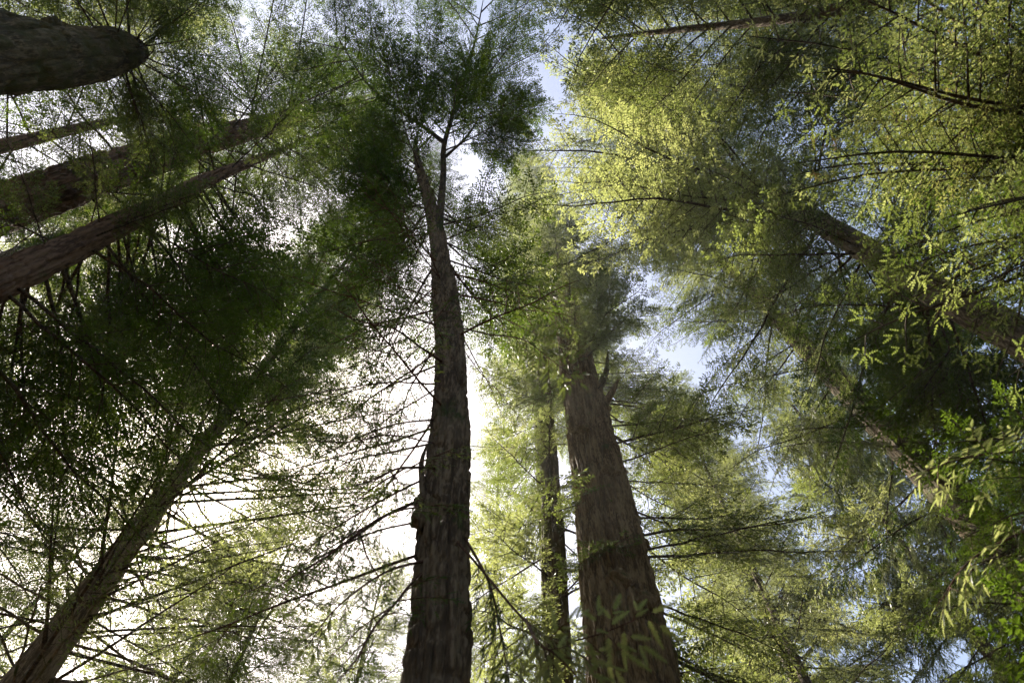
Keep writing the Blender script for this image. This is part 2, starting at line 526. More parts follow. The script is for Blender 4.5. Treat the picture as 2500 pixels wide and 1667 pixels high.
def smooth_pts(pts, n=60):
    P = np.array(pts, float)
    z = np.linspace(P[0, 2], P[-1, 2], n)
    out = np.stack([np.interp(z, P[:, 2], P[:, k]) for k in (0, 1, 2, 3)], 1)
    for k in (0, 1, 3):
        a = np.pad(out[:, k], 3, mode='edge')
        sm = np.convolve(a, np.ones(7) / 7, 'valid')
        sm[0], sm[-1] = out[0, k], out[-1, k]
        out[:, k] = sm
    return out

def trunk_mesh(name, pts, mat, seg=96, dz=0.05, z_fine=(6, 24), depth=0.03, fw=0.11, stretch=0.10, plate=0.35, lump=0.05, seed=0, twist=0.0, flare=0.35, ropes=0):
    S = smooth_pts(pts, 80)
    # ring heights: coarse below and above the fine span
    zs, z = [], float(S[0, 2])
    top = float(S[-1, 2])
    while z < top:
        zs.append(z)
        if z < z_fine[0]: step = dz * 3
        elif z < z_fine[1]: step = dz
        else: step = dz * (1.5 + (z - z_fine[1]) * 0.15)
        z += step
    zs.append(top)
    zs = np.array(zs)
    cx, cyy, rr = (np.interp(zs, S[:, 2], S[:, k]) for k in (0, 1, 3))
    th = np.arange(seg) * 2 * np.pi / seg
    TH, Z = np.meshgrid(th, zs)
    Rr = rr[:, None] * np.ones_like(TH)
    z0 = zs[0]
    fl = np.exp(-(Z - z0) / 0.9) * flare
    Rr = Rr * (1 + fl * (1 + 0.35 * np.sin(TH * 5 + seed)))
    tw = TH + twist * Z
    q = rr[:, None] / fw
    X, Y = np.cos(tw) * q + seed * 3.1, np.sin(tw) * q
    W = fbm(X * 0.6, Y * 0.6, Z * 1.3 + 9, 2) * 0.55
    a = vnoise(X + W, Y + W * 0.7, Z / fw * stretch)
    b = vnoise(X * 2.1 + 5, Y * 2.1 + W, Z / fw * stretch * 1.8)
    ridge = np.minimum(1, np.abs(a) * 3.0) ** 1.2 * 0.70 + np.minimum(1, np.abs(b) * 2.2) * 0.30      # 0 in furrows
    if ropes:
        ph = ropes * (TH + twist * Z) + 5.0 * fbm(np.cos(TH) * 1.6 + seed, np.sin(TH) * 1.6, Z * 0.22, 2) + 2.2 * fbm(np.cos(TH) * 5 + seed, np.sin(TH) * 5, Z * 0.8, 2)
        rid = np.floor(ph / (2 * np.pi))
        ridge = np.abs(np.sin(ph / 2)) ** 0.75
        amp = 0.75 + 0.35 * vnoise(rid * 3.7 + 1.5, rid * 0 + seed, Z * 0.7)
        br = vnoise(rid * 5.3 + 0.5, rid * 0 + 3.0 * seed, Z / (fw * 3.2))
        ridge = ridge * amp * (1 - plate * np.exp(-(br / 0.16) ** 2))
    pl = vnoise(X * 1.1 + 31, Y * 1.1, Z / fw * 0.33)
    crack = np.minimum(1, np.abs(pl) * 5)
    if not ropes:
        ridge = ridge * (1 - plate * (1 - crack))
    big = fbm(np.cos(TH) * 1.3 + seed, np.sin(TH) * 1.3, Z * 0.45, 3) * lump
    fine = fbm(X * 3, Y * 3, Z * 7, 2) * 0.12
    sc = np.clip(rr[:, None] / rr.max(), 0.25, 1)
    Rr = Rr * (1 + big) + depth * sc * (ridge - 0.6 + fine)
    Rr = np.maximum(Rr, 0.012)
    V = np.stack([cx[:, None] + Rr * np.cos(TH), cyy[:, None] + Rr * np.sin(TH), Z], -1).reshape(-1, 3)
    n = len(zs)
    i = np.arange(n - 1)[:, None] * seg; j = np.arange(seg)[None]; jn = (j + 1) % seg
    F = np.stack([i + j, i + jn, i + seg + jn, i + seg + j], -1).reshape(-1, 4)
    V = np.vstack([V, [[cx[-1], cyy[-1], top + rr[-1] * 0.4]]])
    c = len(V) - 1
    k = (n - 1) * seg
    F3 = np.array([[k + a_, k + (a_ + 1) % seg, c] for a_ in range(seg)])
    return mesh_from(name, V, F, F3, M[mat])

# ------------------------------------------------------------------ trees
class Tree:
    def __init__(s, name, label, pts, mat, group=None, cat='tree', trunk_name='trunk', **kw):
        base = Vector(pts[0][:3])
        s.root = bpy.data.objects.new(name, None)
        C.objects.link(s.root)
        s.root.location = base
        s.root.empty_display_size = 0.3
        s.root['label'] = label
        s.root['category'] = cat
        if group: s.root['group'] = group
        s.base = np.array(base)
        loc = [(p[0] - base.x, p[1] - base.y, p[2] - base.z, p[3]) for p in pts]
        s.pts = smooth_pts(loc, 80)
        s.trunk = Trunk(s.pts)
        s.trunk_obj = add_obj(trunk_name, trunk_mesh(trunk_name, loc, mat, **kw), s.root)
        s.mat = mat
        s.n = 0
    def put(s, p, az, pitch, roll, proto, scale, wood=True):
        """One branch with its foliage as its sub-part. az degrees counter-clockwise from +X; pitch degrees up."""
        rot = Matrix.Rotation(math.radians(az), 3, 'Z') @ Matrix.Rotation(-math.radians(pitch), 3, 'Y') @ Matrix.Rotation(math.radians(roll), 3, 'X')
        b = add_obj('branch', proto.wood, s.root, tuple(p), rot.to_euler(), scale)
        if proto.leaf is not None:
            f = add_obj('foliage', proto.leaf, b)
            f['kind'] = 'stuff'
            f.material_slots[0].link = 'OBJECT'
            f.material_slots[0].material = proto.mat
        s.n += 1
        return b
    def crown(s, key, leaf, n, z, L, pitch, az=None, seed=0, skip=(), jitter=1.0, power=1.0):
        """n branches between heights z; L, pitch given at bottom and top; az = (centre, half width) or None for all round."""
        rng = np.random.default_rng(seed * 101 + 13)
        leaves = leaf if isinstance(leaf, (list, tuple)) else [leaf]
        for i in range(n):
            u = ((i + rng.random()) / n) ** power
            zz = z[0] + (z[1] - z[0]) * u
            a = (i * 137.5 + rng.uniform(-25, 25)) % 360 if az is None else az[0] + rng.uniform(-1, 1) * az[1]
            ln = (L[0] + (L[1] - L[0]) * u) * rng.uniform(0.72, 1.15)
            pt = pitch[0] + (pitch[1] - pitch[0]) * u + rng.normal(0, 7) * jitter
            roll = rng.normal(0, 16)
            lm = leaves[rng.integers(len(leaves))]
            pr = PROTOS[(key, lm)]
            o = np.argsort([abs(q.L - ln) for q in pr])
            q = pr[o[rng.integers(min(3, len(o)))]]
            if i in skip: continue
            zz -= s.base[2]
            c, r = s.trunk.at(zz)
            p = c + np.array([math.cos(math.radians(a)), math.sin(math.radians(a)), 0]) * r * 0.75
            s.put(p, a, pt, roll, q, ln / q.L)
    def dead(s, n, z, seed=0, az=None, sizes=(0, 1, 3), pitch=(-5, 25)):
        rng = np.random.default_rng(seed + 500)
        for i in range(n):
            zz = rng.uniform(*z) - s.base[2]
            a = rng.uniform(0, 360) if az is None else az[0] + rng.uniform(-1, 1) * az[1]
            c, r = s.trunk.at(zz)
            p = c + np.array([math.cos(math.radians(a)), math.sin(math.radians(a)), 0]) * r * 0.95
            rot = Matrix.Rotation(math.radians(a), 3, 'Z') @ Matrix.Rotation(-math.radians(rng.uniform(*pitch)), 3, 'Y') @ Matrix.Rotation(rng.uniform(0, 6.28), 3, 'X')
            add_obj('dead_branch', DEAD[sizes[rng.integers(len(sizes))]], s.root, tuple(p), rot.to_euler(), rng.uniform(0.7, 1.2))
    def near_branch(s, path, seed, leaf, side_len=0.5, side_gap=0.12, sprig_len=0.14, sprig_gap=0.05, single=True, **kw):
        """A close branch whose sprigs can be told apart: each sprig a sub-part; or all joined when they cannot."""
        tb, S = near_spray(np.array(path, float) - s.base, seed, side_len, side_gap, sprig_len, sprig_gap, **kw)
        b = add_obj('branch', tb.mesh('branch', M['twig_red']), s.root)
        rng = np.random.default_rng(seed)
        if single:
            for q, g, m, ln in S:
                o = add_obj('leaf_spray', SPRIGS[rng.integers(len(SPRIGS))], b)
                o.matrix_local = sprig_matrix(q, g, m, ln)
                o.material_slots[0].link = 'OBJECT'
                o.material_slots[0].material = M[leaf]
        else:
            VV, FF, k = [], [], 0
            src = [(np.array([v.co[:] for v in me.vertices]), np.array([p.vertices[:] for p in me.polygons])) for me in SPRIGS]
            for q, g, m, ln in S:
                V, F = src[rng.integers(len(src))]
                A = np.array(sprig_matrix(q, g, m, ln))
                VV.append(V @ A[:3, :3].T + A[:3, 3]); FF.append(F + k); k += len(V)
            f = add_obj('foliage', mesh_from('foliage', np.concatenate(VV), None, np.concatenate(FF), M[leaf], smooth=False), b)
            f['kind'] = 'stuff'
        return len(S)
    def lump(s, z, az, size, name='burl', stretch=(1, 1, 1.3), seed=0, mat=None, inset=0.5):
        """A knot or burl swelling out of the trunk."""
        c, r = s.trunk.at(z - s.base[2])
        a = math.radians(az)
        p = c + np.array([math.cos(a), math.sin(a), 0]) * (r - size * inset)
        u, v = np.meshgrid(np.linspace(0, 2 * np.pi, 29)[:-1], np.linspace(0.02, np.pi - 0.02, 18))
        D = np.stack([np.sin(v) * np.cos(u), np.sin(v) * np.sin(u), np.cos(v)], -1)
        rr = 1 + 0.30 * fbm(D[..., 0] * 2.3 + seed, D[..., 1] * 2.3, D[..., 2] * 2.3, 3) + 0.10 * np.abs(vnoise(D[..., 0] * 9, D[..., 1] * 9 + seed, D[..., 2] * 5))
        V = (D * rr[..., None] * size * np.array(stretch)).reshape(-1, 3)
        i = np.arange(17)[:, None] * 28; j = np.arange(28)[None]; jn = (j + 1) % 28
        F = np.stack([i + j, i + 28 + j, i + 28 + jn, i + jn], -1).reshape(-1, 4)
        return add_obj(name, mesh_from(name, V, F, None, M[mat or s.mat]), s.trunk_obj, tuple(p))
    def limb(s, P, r, mat=None, name='limb', k=10, n=40):
        """A thick side stem through world points P with end radii r."""
        P = np.array(P, float) - s.base
        Q = spline(P, n)
        t = np.linspace(0, 1, n)
        tb = Tubes()
        rad = np.interp(t, np.linspace(0, 1, len(r)), r)
        rad = rad * (1 + 0.08 * vnoise(t * 17 + P[0, 0], t * 0 + P[0, 1], t * 0))
        tb.add(Q, rad, k)
        o = add_obj(name, tb.mesh(name, M[mat or s.mat]), s.root)
        return Q
    def along(s, Q, key, leaf, n, t, L, seed=0, spread=(35, 75), pitch=(-10, 25)):
        """Branches that leave a limb path Q (local points) left and right."""
        rng = np.random.default_rng(seed + 900)
        leaves = leaf if isinstance(leaf, (list, tuple)) else [leaf]
        for i in range(n):
            u = t[0] + (t[1] - t[0]) * (i + rng.random()) / n
            k = min(int(u * (len(Q) - 1)), len(Q) - 2)
            d = Q[k + 1] - Q[k]
            horiz = math.hypot(d[0], d[1]) / (np.linalg.norm(d) + 1e-9)
            a0 = math.degrees(math.atan2(d[1], d[0]))
            a = a0 + (1 if i % 2 else -1) * rng.uniform(*spread) if horiz > 0.35 else rng.uniform(0, 360)
            ln = (L[0] + (L[1] - L[0]) * u) * rng.uniform(0.75, 1.15)
            pr = PROTOS[(key, leaves[rng.integers(len(leaves))])]
            q = min(pr, key=lambda e: abs(e.L - ln))
            s.put(Q[k], a, rng.uniform(*pitch), rng.normal(0, 18), q, ln / q.L)
# ------------------------------------------------------------------ ground
def ground_z(x, y):
    return 0.25 * vnoise(np.asarray(x) * 0.12 + 40, np.asarray(y) * 0.12 + 40, np.zeros_like(np.asarray(x, float))) - 0.1
gn = 121
gx = np.sign(np.linspace(-1, 1, gn)) * np.abs(np.linspace(-1, 1, gn)) ** 2.0 * 70
GX, GY = np.meshgrid(gx, gx)
GZ = ground_z(GX, GY)
gv = np.stack([GX, GY, GZ], -1).reshape(-1, 3)
ii, jj = np.meshgrid(np.arange(gn - 1), np.arange(gn - 1), indexing='ij')
gf = np.stack([ii * gn + jj, ii * gn + jj + 1, (ii + 1) * gn + jj + 1, (ii + 1) * gn + jj], -1).reshape(-1, 4)
gm, gnt, gout = new_mat('forest_floor_duff')
gb = gnt.nodes.new('ShaderNodeBsdfPrincipled')
gc = ramp(gnt, noise_tex(gnt, 3, 8), [(0.3, (0.05, 0.03, 0.017)), (0.5, (0.10, 0.062, 0.033)), (0.7, (0.15, 0.10, 0.055))])
gc = mixc(gnt, ramp(gnt, noise_tex(gnt, 0.25, 5), [(0.5, (0, 0, 0)), (0.62, (1, 1, 1))]), gc, (0.06, 0.075, 0.025))
gnt.links.new(gc, gb.inputs['Base Color']); gb.inputs['Roughness'].default_value = 0.95
gnt.links.new(gb.outputs[0], gout.inputs[0])
ground = add_obj('ground', mesh_from('ground', gv, gf, None, gm))
ground['kind'] = 'structure'

# ------------------------------------------------------------------ the trees
# centre trunk with forked side stem
T1 = Tree('redwood_tree', 'slender grey-brown trunk in the middle of the grove with a dark forked side stem',
          [(-0.50, 4.50, -0.1, 0.33), (-0.55, 4.48, 4.0, 0.285), (-0.57, 4.47, 5.4, 0.262), (-0.72, 4.44, 7.46, 0.262), (-0.77, 4.43, 9.02, 0.250), (-0.98, 4.37, 11.6, 0.245),
           (-1.38, 4.19, 14.67, 0.23), (-1.75, 3.92, 17.3, 0.205), (-2.2, 3.5, 19.6, 0.155), (-2.55, 3.2, 21.0, 0.13), (-3.1, 2.8, 24, 0.08), (-3.45, 2.6, 28, 0.02)],
          'bark_centre', seg=170, dz=0.032, z_fine=(4.5, 15), depth=0.080, fw=0.075, plate=0.85, seed=1, ropes=19)
st = T1.limb([(-1.66, 3.96, 16.6), (-1.72, 3.70, 17.6), (-1.87, 3.07, 20.5), (-2.0, 2.51, 22.5), (-1.77, 1.45, 25), (-1.33, -0.26, 28), (-1.07, -1.77, 30)], (0.11, 0.10, 0.088, 0.075, 0.055, 0.04, 0.012), 'twig', 'forked_stem')
sb = T1.limb([(-2.0, 2.51, 22.5), (-2.77, 2.12, 23.6), (-4.56, 1.05, 25), (-6.0, -0.78, 26.5)], (0.065, 0.058, 0.04, 0.012), 'twig', 'forked_stem')
sc_ = T1.limb([(-1.93, 2.8, 21.6), (-1.3, 2.3, 23.5), (-0.7, 1.3, 26)], (0.045, 0.035, 0.010), 'twig', 'forked_stem')
T1.along(st, 'thin', ['leaf_dark'], 20, (0.45, 0.98), (3.8, 3.2), 1)
T1.along(sb, 'thin', ['leaf_dark'], 16, (0.2, 0.98), (3.4, 2.8), 2)
T1.along(sc_, 'full', ['leaf_dark'], 11, (0.2, 0.98), (2.6, 2.2), 3)
T1.crown('full', ['leaf_dark'], 9, (18.2, 22), (2.4, 2.2), (0, 15), (235, 45), seed=55)
T1.crown('thin', ['leaf_dark', 'leaf_mid'], 6, (15.8, 19), (2.8, 2.6), (-12, 0), (10, 35), seed=63)
T1.lump(7.35, 215, 0.13, 'burl', (1, 1, 2.6), 3, inset=0.35)
T1.limb([(-0.90, 4.30, 7.4), (-0.99, 4.27, 7.9), (-1.02, 4.26, 8.2), (-1.0, 4.26, 8.55)], (0.045, 0.035, 0.028, 0.010), None, 'broken_stub')
T1.near_branch([(-0.62, 4.3, 7.0), (-0.30, 4.1, 6.3), (0.08, 3.82, 5.41), (0.28, 3.65, 5.05), (0.52, 3.40, 4.85), (0.84, 3.10, 4.74)], 1, 'leaf_bright', 0.46, 0.115, 0.19, 0.065, t0=0.40, nrm=(0.1, 0.5, 1))
T1.near_branch([(0.10, 3.80, 5.38), (0.16, 3.35, 4.75), (0.27, 3.25, 4.55), (0.45, 3.36, 4.40)], 2, 'leaf_bright', 0.36, 0.11, 0.18, 0.065, t0=0.25, nrm=(0.1, 0.6, 1))
T1.near_branch([(-0.85, 4.25, 12.2), (-0.35, 4.0, 11.3), (0.15, 3.69, 10.36), (0.5, 3.65, 9.6), (0.82, 3.67, 8.96)], 3, 'leaf_mid', 0.75, 0.12, 0.20, 0.055, t0=0.45, nrm=(0.2, 0.5, 1))
T1.near_branch([(-0.95, 4.3, 7.9), (-1.25, 4.0, 7.1), (-1.55, 3.75, 6.3), (-1.75, 3.6, 5.6)], 4, 'leaf_dark', 0.60, 0.085, 0.11, 0.030, t0=0.12, single=False, nrm=(-0.3, 0.5, 1))
T1.near_branch([(-0.95, 4.3, 9.2), (-1.45, 4.1, 8.7), (-1.95, 4.0, 8.0), (-2.3, 3.9, 7.2)], 5, 'leaf_dark', 0.75, 0.085, 0.11, 0.030, t0=0.12, single=False, nrm=(-0.3, 0.5, 1))
T1.near_branch([(-0.75, 4.3, 6.6), (-1.05, 4.0, 6.1), (-1.3, 3.8, 5.5), (-1.4, 3.7, 5.0)], 6, 'leaf_mid', 0.55, 0.085, 0.11, 0.030, t0=0.15, single=False, nrm=(-0.3, 0.5, 1))
T1.near_branch([(-0.45, 4.3, 6.9), (-0.2, 4.2, 6.2), (-0.08, 4.1, 5.5), (0.0, 4.0, 4.9)], 7, 'leaf_dark', 0.45, 0.085, 0.11, 0.03, t0=0.2, single=False, nrm=(0.3, 0.5, 1))
T1.crown('thin', ['leaf_dark', 'leaf_dark', 'leaf_mid'], 40, (15.5, 27), (3.2, 1.8), (-8, 25), (120, 100), seed=1)
T1.crown('light', ['leaf_dark', 'leaf_mid'], 9, (6.2, 9.8), (2.2, 2.4), (-48, -25), (205, 55), seed=44)
T1.crown('light', ['leaf_dark'], 18, (9.8, 15.5), (2.4, 2.6), (-26, -6), (190, 70), seed=2)
T1.crown('light', ['leaf_mid', 'leaf_dark'], 6, (11, 16), (2.0, 2.2), (-10, 0), (10, 50), seed=3)

# giant trunk right of the centre
T2 = Tree('redwood_tree', 'thick furrowed brown trunk right of the middle with a broken limb high up',
          [(1.80, 8.85, -0.1, 0.95), (1.82, 8.83, 4, 0.78), (1.84, 8.81, 9.11, 0.693), (1.93, 8.79, 12.91, 0.64), (1.94, 8.79, 18.69, 0.545), (2.05, 8.76, 23.94, 0.474), (1.99, 8.78, 29.0, 0.45),
           (1.92, 8.79, 34.7, 0.42), (1.5, 8.87, 48.9, 0.30), (1.3, 8.9, 62, 0.04)],
          'bark_giant', seg=300, dz=0.075, z_fine=(8, 24), depth=0.16, fw=0.12, ropes=34, plate=0.45, lump=0.06, seed=2, twist=-0.035)
T2.crown('full', ['leaf_mid', 'leaf_grey'], 70, (24, 62), (3.2, 1.6), (-15, 20), seed=4)
T2.crown('thin', ['leaf_mid', 'leaf_bright', 'leaf_mid'], 28, (9, 20), (3.6, 3.4), (-14, -4), (10, 38), seed=5)
T2.crown('full', ['leaf_mid', 'leaf_grey'], 26, (19, 34), (3.0, 2.8), (-16, 0), seed=41)
T2.crown('thin', ['leaf_bright', 'leaf_mid'], 16, (19.5, 27), (2.4, 2.2), (-18, -4), (-95, 60), seed=64)
T2.dead(10, (14, 24), 3, (-10, 70), (0, 3))
bl = T2.limb([(2.1, 8.75, 34.3), (2.8, 8.7, 34.9), (3.55, 8.55, 35.1), (3.9, 8.5, 35.6)], (0.20, 0.17, 0.15, 0.12), None, 'broken_limb')
T2.limb([(3.85, 8.5, 35.5), (4.0, 8.46, 35.8), (4.15, 8.42, 36.1)], (0.125, 0.09, 0.01), 'heartwood', 'splintered_end')
T2.limb([(2.40, 8.65, 18.6), (2.75, 8.6, 19.6), (3.0, 8.6, 21.2)], (0.13, 0.08, 0.02), 'bark_moss', 'broken_stub')
T2.limb([(2.45, 8.6, 17.6), (2.75, 8.5, 18.2), (3.0, 8.5, 18.9)], (0.12, 0.08, 0.03), None, 'broken_stub')
for k, (z_, a_, q_) in enumerate([(13.9, -75, 0.22), (10.6, -95, 0.26), (10.2, -60, 0.30), (17.3, -20, 0.18), (14.8, 5, 0.16), (15.7, -120, 0.20), (12.0, -20, 0.14)]):
    T2.lump(z_, a_, q_, 'burl', (1, 1, 0.8), k)

# thin dark trunk beside the giant
T3 = Tree('redwood_tree', 'thin dark mossy trunk standing just beside the thick furrowed one',
          [(0.70, 10.0, -0.1, 0.30), (0.78, 9.97, 10.1, 0.27), (0.93, 9.95, 14.4, 0.26), (1.02, 9.94, 20.3, 0.23), (1.04, 9.94, 25.2, 0.17), (1.0, 9.9, 33, 0.02)],
          'bark_moss', seg=80, dz=0.05, z_fine=(8, 22), depth=0.05, fw=0.10, ropes=12, plate=0.4, seed=3)
T3.crown('full', ['leaf_mid', 'leaf_bright'], 66, (8, 32), (2.9, 1.2), (-14, 15), seed=6)
T3.dead(12, (10, 20), 5)

# leaning-looking trunk with bare arching branches, lower left
T4 = Tree('redwood_tree', 'fibrous trunk with many long bare arching branches against the bright sky',
          [(-8.95, 10.76, -0.1, 0.60), (-8.98, 10.74, 6, 0.50), (-8.98, 10.74, 10.75, 0.36), (-9.01, 10.72, 12.8, 0.32), (-9.06, 10.67, 14.7, 0.28), (-9.07, 10.67, 17, 0.24), (-9.1, 10.63, 19.4, 0.20),
           (-9.1, 10.63, 22.3, 0.165), (-9.1, 10.6, 32, 0.13), (-9.1, 10.6, 48, 0.02)],
          'bark_flare', seg=110, dz=0.06, z_fine=(9, 22), depth=0.05, fw=0.3, ropes=24, plate=0.1, seed=4, twist=0.05)
T4.crown('bare', ['leaf_mid', 'leaf_bright'], 82, (8.5, 21), (5.2, 4.6), (2, 8), seed=7)
T4.crown('full', ['leaf_dark', 'leaf_mid'], 36, (19, 31), (4.0, 3.4), (-14, 0), (-50, 65), seed=52)
T4.crown('fine', ['leaf_bright', 'leaf_mid'], 26, (9, 19), (5.6, 5.0), (-4, 4), (160, 80), seed=58)
T4.crown('fine', ['leaf_bright', 'leaf_mid'], 56, (10, 20), (6.2, 5.4), (0, 6), (-20, 60), seed=42)
T4.crown('full', ['leaf_dark', 'leaf_dark', 'leaf_mid'], 84, (20, 47), (4.6, 3.0), (-8, 22), seed=8)

# two scaly trunks from the left edge
T5 = Tree('redwood_tree', 'thick pinkish scaly trunk rising from the left edge with short dead twigs',
          [(-8.65, 2.45, -0.1, 0.58), (-8.66, 2.45, 8, 0.46), (-8.66, 2.45, 13.1, 0.423), (-8.69, 2.38, 16.6, 0.399), (-8.7, 2.34, 21, 0.372), (-8.68, 2.4, 26.7, 0.35), (-8.6, 2.4, 36, 0.2), (-8.5, 2.4, 46, 0.02)],
          'bark_pink', seg=120, dz=0.05, z_fine=(11, 27), depth=0.15, fw=0.13, ropes=16, plate=0.9, seed=5)
T5.crown('fine', ['leaf_dark', 'leaf_mid'], 46, (24, 40), (6.0, 4.2), (4, 28), seed=9)
T5.crown('thin', ['leaf_dark', 'leaf_dark', 'leaf_mid'], 54, (25, 46), (4.8, 1.6), (-6, 25), seed=10)
T5.crown('thin', ['leaf_mid', 'leaf_dark'], 7, (14.5, 25), (2.8, 2.8), (-12, 0), seed=59)
T5.dead(34, (15, 26), 7, sizes=(0, 1, 2, 3, 4))
T6 = Tree('redwood_tree', 'thinner scaly trunk below the pinkish one, with low branches hanging towards the gap',
          [(-7.38, 3.08, -0.1, 0.36), (-7.4, 3.05, 8, 0.29), (-7.4, 3.05, 11, 0.267), (-7.4, 3.03, 12.6, 0.243), (-7.42, 3.0, 15.3, 0.21), (-7.46, 2.88, 18.7, 0.17), (-7.45, 2.9, 21, 0.135), (-7.3, 2.9, 31, 0.02)],
          'bark_pink', seg=90, dz=0.045, z_fine=(9, 20), depth=0.11, fw=0.11, ropes=13, plate=0.9, seed=6)
T6.crown('thin', ['leaf_dark', 'leaf_dark', 'leaf_mid'], 40, (9.5, 19), (4.8, 4.2), (-6, 0), (80, 45), seed=11)
T6.crown('thin', ['leaf_mid', 'leaf_dark'], 10, (11.5, 18), (2.2, 2.2), (-10, 0), (-90, 70), seed=60)
T6.crown('thin', ['leaf_dark', 'leaf_mid'], 36, (18, 31), (3.8, 1.5), (-8, 20), seed=12)

# mossy snag, top left
T7 = Tree('redwood_tree', 'thick moss-covered trunk jutting from the left edge at the top corner', [(-7.0, 0.02, -0.1, 0.85), (-7.0, 0.01, 6, 0.64), (-7.0, 0.01, 11.7, 0.50), (-7.0, 0.04, 13.2, 0.45), (-7.0, 0.0, 14.5, 0.40), (-7.0, 0.0, 15.1, 0.34), (-6.98, 0.0, 15.45, 0.24), (-6.97, 0, 15.6, 0.08)],
          'bark_moss', seg=150, dz=0.04, z_fine=(8, 16.5), depth=0.17, fw=0.17, stretch=0.22, plate=0.2, lump=0.12, seed=7, twist=0.15)
for k, (z_, a_, q_) in enumerate([(12.0, -95, 0.15), (13.0, -85, 0.13), (12.4, -40, 0.12), (13.4, 60, 0.10)]):
    T7.lump(z_, a_, q_, 'burl', (1, 1, 1.6), k + 20, inset=0.6)
T7.crown('thin', ['leaf_dark', 'leaf_mid'], 16, (14.7, 15.5), (2.4, 1.8), (-5, 20), seed=56)
T7.near_branch([(-6.75, 0.1, 15.3), (-6.45, -0.05, 15.0), (-6.3, -0.2, 14.6)], 8, 'leaf_bright', 0.22, 0.07, 0.16, 0.05, t0=0.2)
T7.crown('near', ['leaf_dark', 'leaf_mid'], 16, (14.3, 15.5), (2.2, 1.8), (-15, 15), (-10, 120), seed=53)
T8 = Tree('redwood_tree', 'thin brown trunk with short side branches below the mossy snag',
          [(-11.8, 2.05, -0.1, 0.27), (-11.83, 2.03, 17.9, 0.171), (-11.84, 1.96, 19.9, 0.15), (-11.85, 1.91, 21.7, 0.12), (-11.8, 1.9, 30, 0.02)],
          'bark_pink', seg=40, dz=0.08, z_fine=(15, 24), depth=0.02, fw=0.06, seed=8)
T8.crown('fine', ['leaf_mid'], 22, (17, 29), (3.6, 2.0), (0, 20), seed=13)
T8.crown('thin', ['leaf_mid', 'leaf_bright'], 26, (18, 30), (3.6, 1.6), (-5, 20), seed=14)

# right side
T9 = Tree('redwood_tree', 'sunlit trunk slanting in from the right under bright yellow-green boughs',
          [(7.08, 3.70, -0.1, 0.38), (7.1, 3.68, 8, 0.29), (7.1, 3.68, 13.9, 0.25), (7.12, 3.65, 15.7, 0.24), (7.12, 3.64, 19.5, 0.215), (7.15, 3.59, 28.8, 0.16), (7.2, 3.4, 41, 0.12), (7.2, 3.3, 50, 0.02)],
          'bark_fibre', seg=90, dz=0.05, z_fine=(11, 26), depth=0.06, fw=0.11, ropes=14, plate=0.8, seed=9)
T9.crown('thin', ['leaf_bright', 'leaf_mid'], 52, (16, 46), (5.2, 1.8), (-10, 25), seed=15)
T9.crown('thin', ['leaf_bright'], 32, (18, 38), (7.2, 6.0), (-4, 12), (188, 40), seed=43)
T9.crown('full', ['leaf_mid', 'leaf_dark'], 18, (10, 16), (3.6, 4.2), (-12, -4), (60, 60), seed=16)
T9.crown('thin', ['leaf_mid', 'leaf_bright'], 24, (11, 18), (3.0, 3.2), (-16, -4), (220, 60), seed=51)
T9.dead(12, (15, 26), 9, sizes=(1, 2, 4))
T10 = Tree('redwood_tree', 'shaded trunk slanting up from the lower right among hanging boughs',
           [(8.8, 8.16, -0.1, 0.66), (8.8, 8.16, 8, 0.52), (8.8, 8.16, 12.8, 0.41), (8.8, 8.16, 14.7, 0.39), (8.79, 8.17, 17.5, 0.345), (8.79, 8.17, 19.7, 0.30), (8.85, 8.11, 27, 0.2), (8.8, 8.1, 42, 0.02)],
           'bark_moss', seg=100, dz=0.05, z_fine=(10, 22), depth=0.08, fw=0.14, ropes=20, plate=0.5, seed=10)
T10.crown('thin', ['leaf_mid', 'leaf_bright'], 46, (20, 42), (5.4, 2.6), (-10, 15), seed=48)
T10.crown('thin', ['leaf_mid', 'leaf_dark'], 20, (9.5, 17), (2.8, 2.8), (-18, -4), (225, 65), seed=62)
T10.crown('hang', ['leaf_bright', 'leaf_mid'], 80, (13, 41), (4.4, 1.6), (-12, 15), seed=17)
T11 = Tree('redwood_tree', 'tree beyond the top right corner whose rust-tipped boughs hang into view',
           [(9.5, -1.6, -0.1, 0.55), (9.5, -1.6, 12, 0.42), (9.5, -1.6, 30, 0.22), (9.4, -1.5, 42, 0.02)], 'bark_fibre', seg=50, dz=0.12, z_fine=(10, 20), seed=11)
l11 = T11.limb([(9.4, -1.6, 15.5), (7.6, -1.0, 16.6), (5.9, -0.65, 18.0), (4.2, -0.5, 20.5), (2.6, -0.35, 23.0)], (0.17, 0.15, 0.11, 0.08, 0.04), 'bark_fibre', 'limb')
T11.along(l11, 'thin', ['leaf_bright', 'leaf_mid'], 34, (0.2, 1.0), (3.4, 2.8), 4)
T11.crown('thin', ['leaf_rust', 'leaf_bright'], 30, (11, 26), (5.2, 4.4), (-10, 5), (130, 55), seed=18)
T11.crown('thin', ['leaf_bright'], 18, (24, 40), (4.2, 1.6), (0, 20), seed=19)
T16 = Tree('redwood_tree', 'tall hazy tree with pale sunlit hanging foliage behind the thick furrowed trunk',
           [(9.6, 19.5, -0.1, 0.4), (9.6, 19.5, 20, 0.22), (9.6, 19.5, 42, 0.02)], 'bark_far', seg=40, dz=0.15, z_fine=(12, 30), seed=12)
T16.crown('full', ['leaf_bright', 'leaf_bright', 'leaf_mid'], 90, (12, 40), (5.2, 1.8), (-14, 10), seed=45)
T16.crown('hang', ['leaf_bright'], 110, (7, 41), (5.4, 1.8), (-12, 15), seed=20)
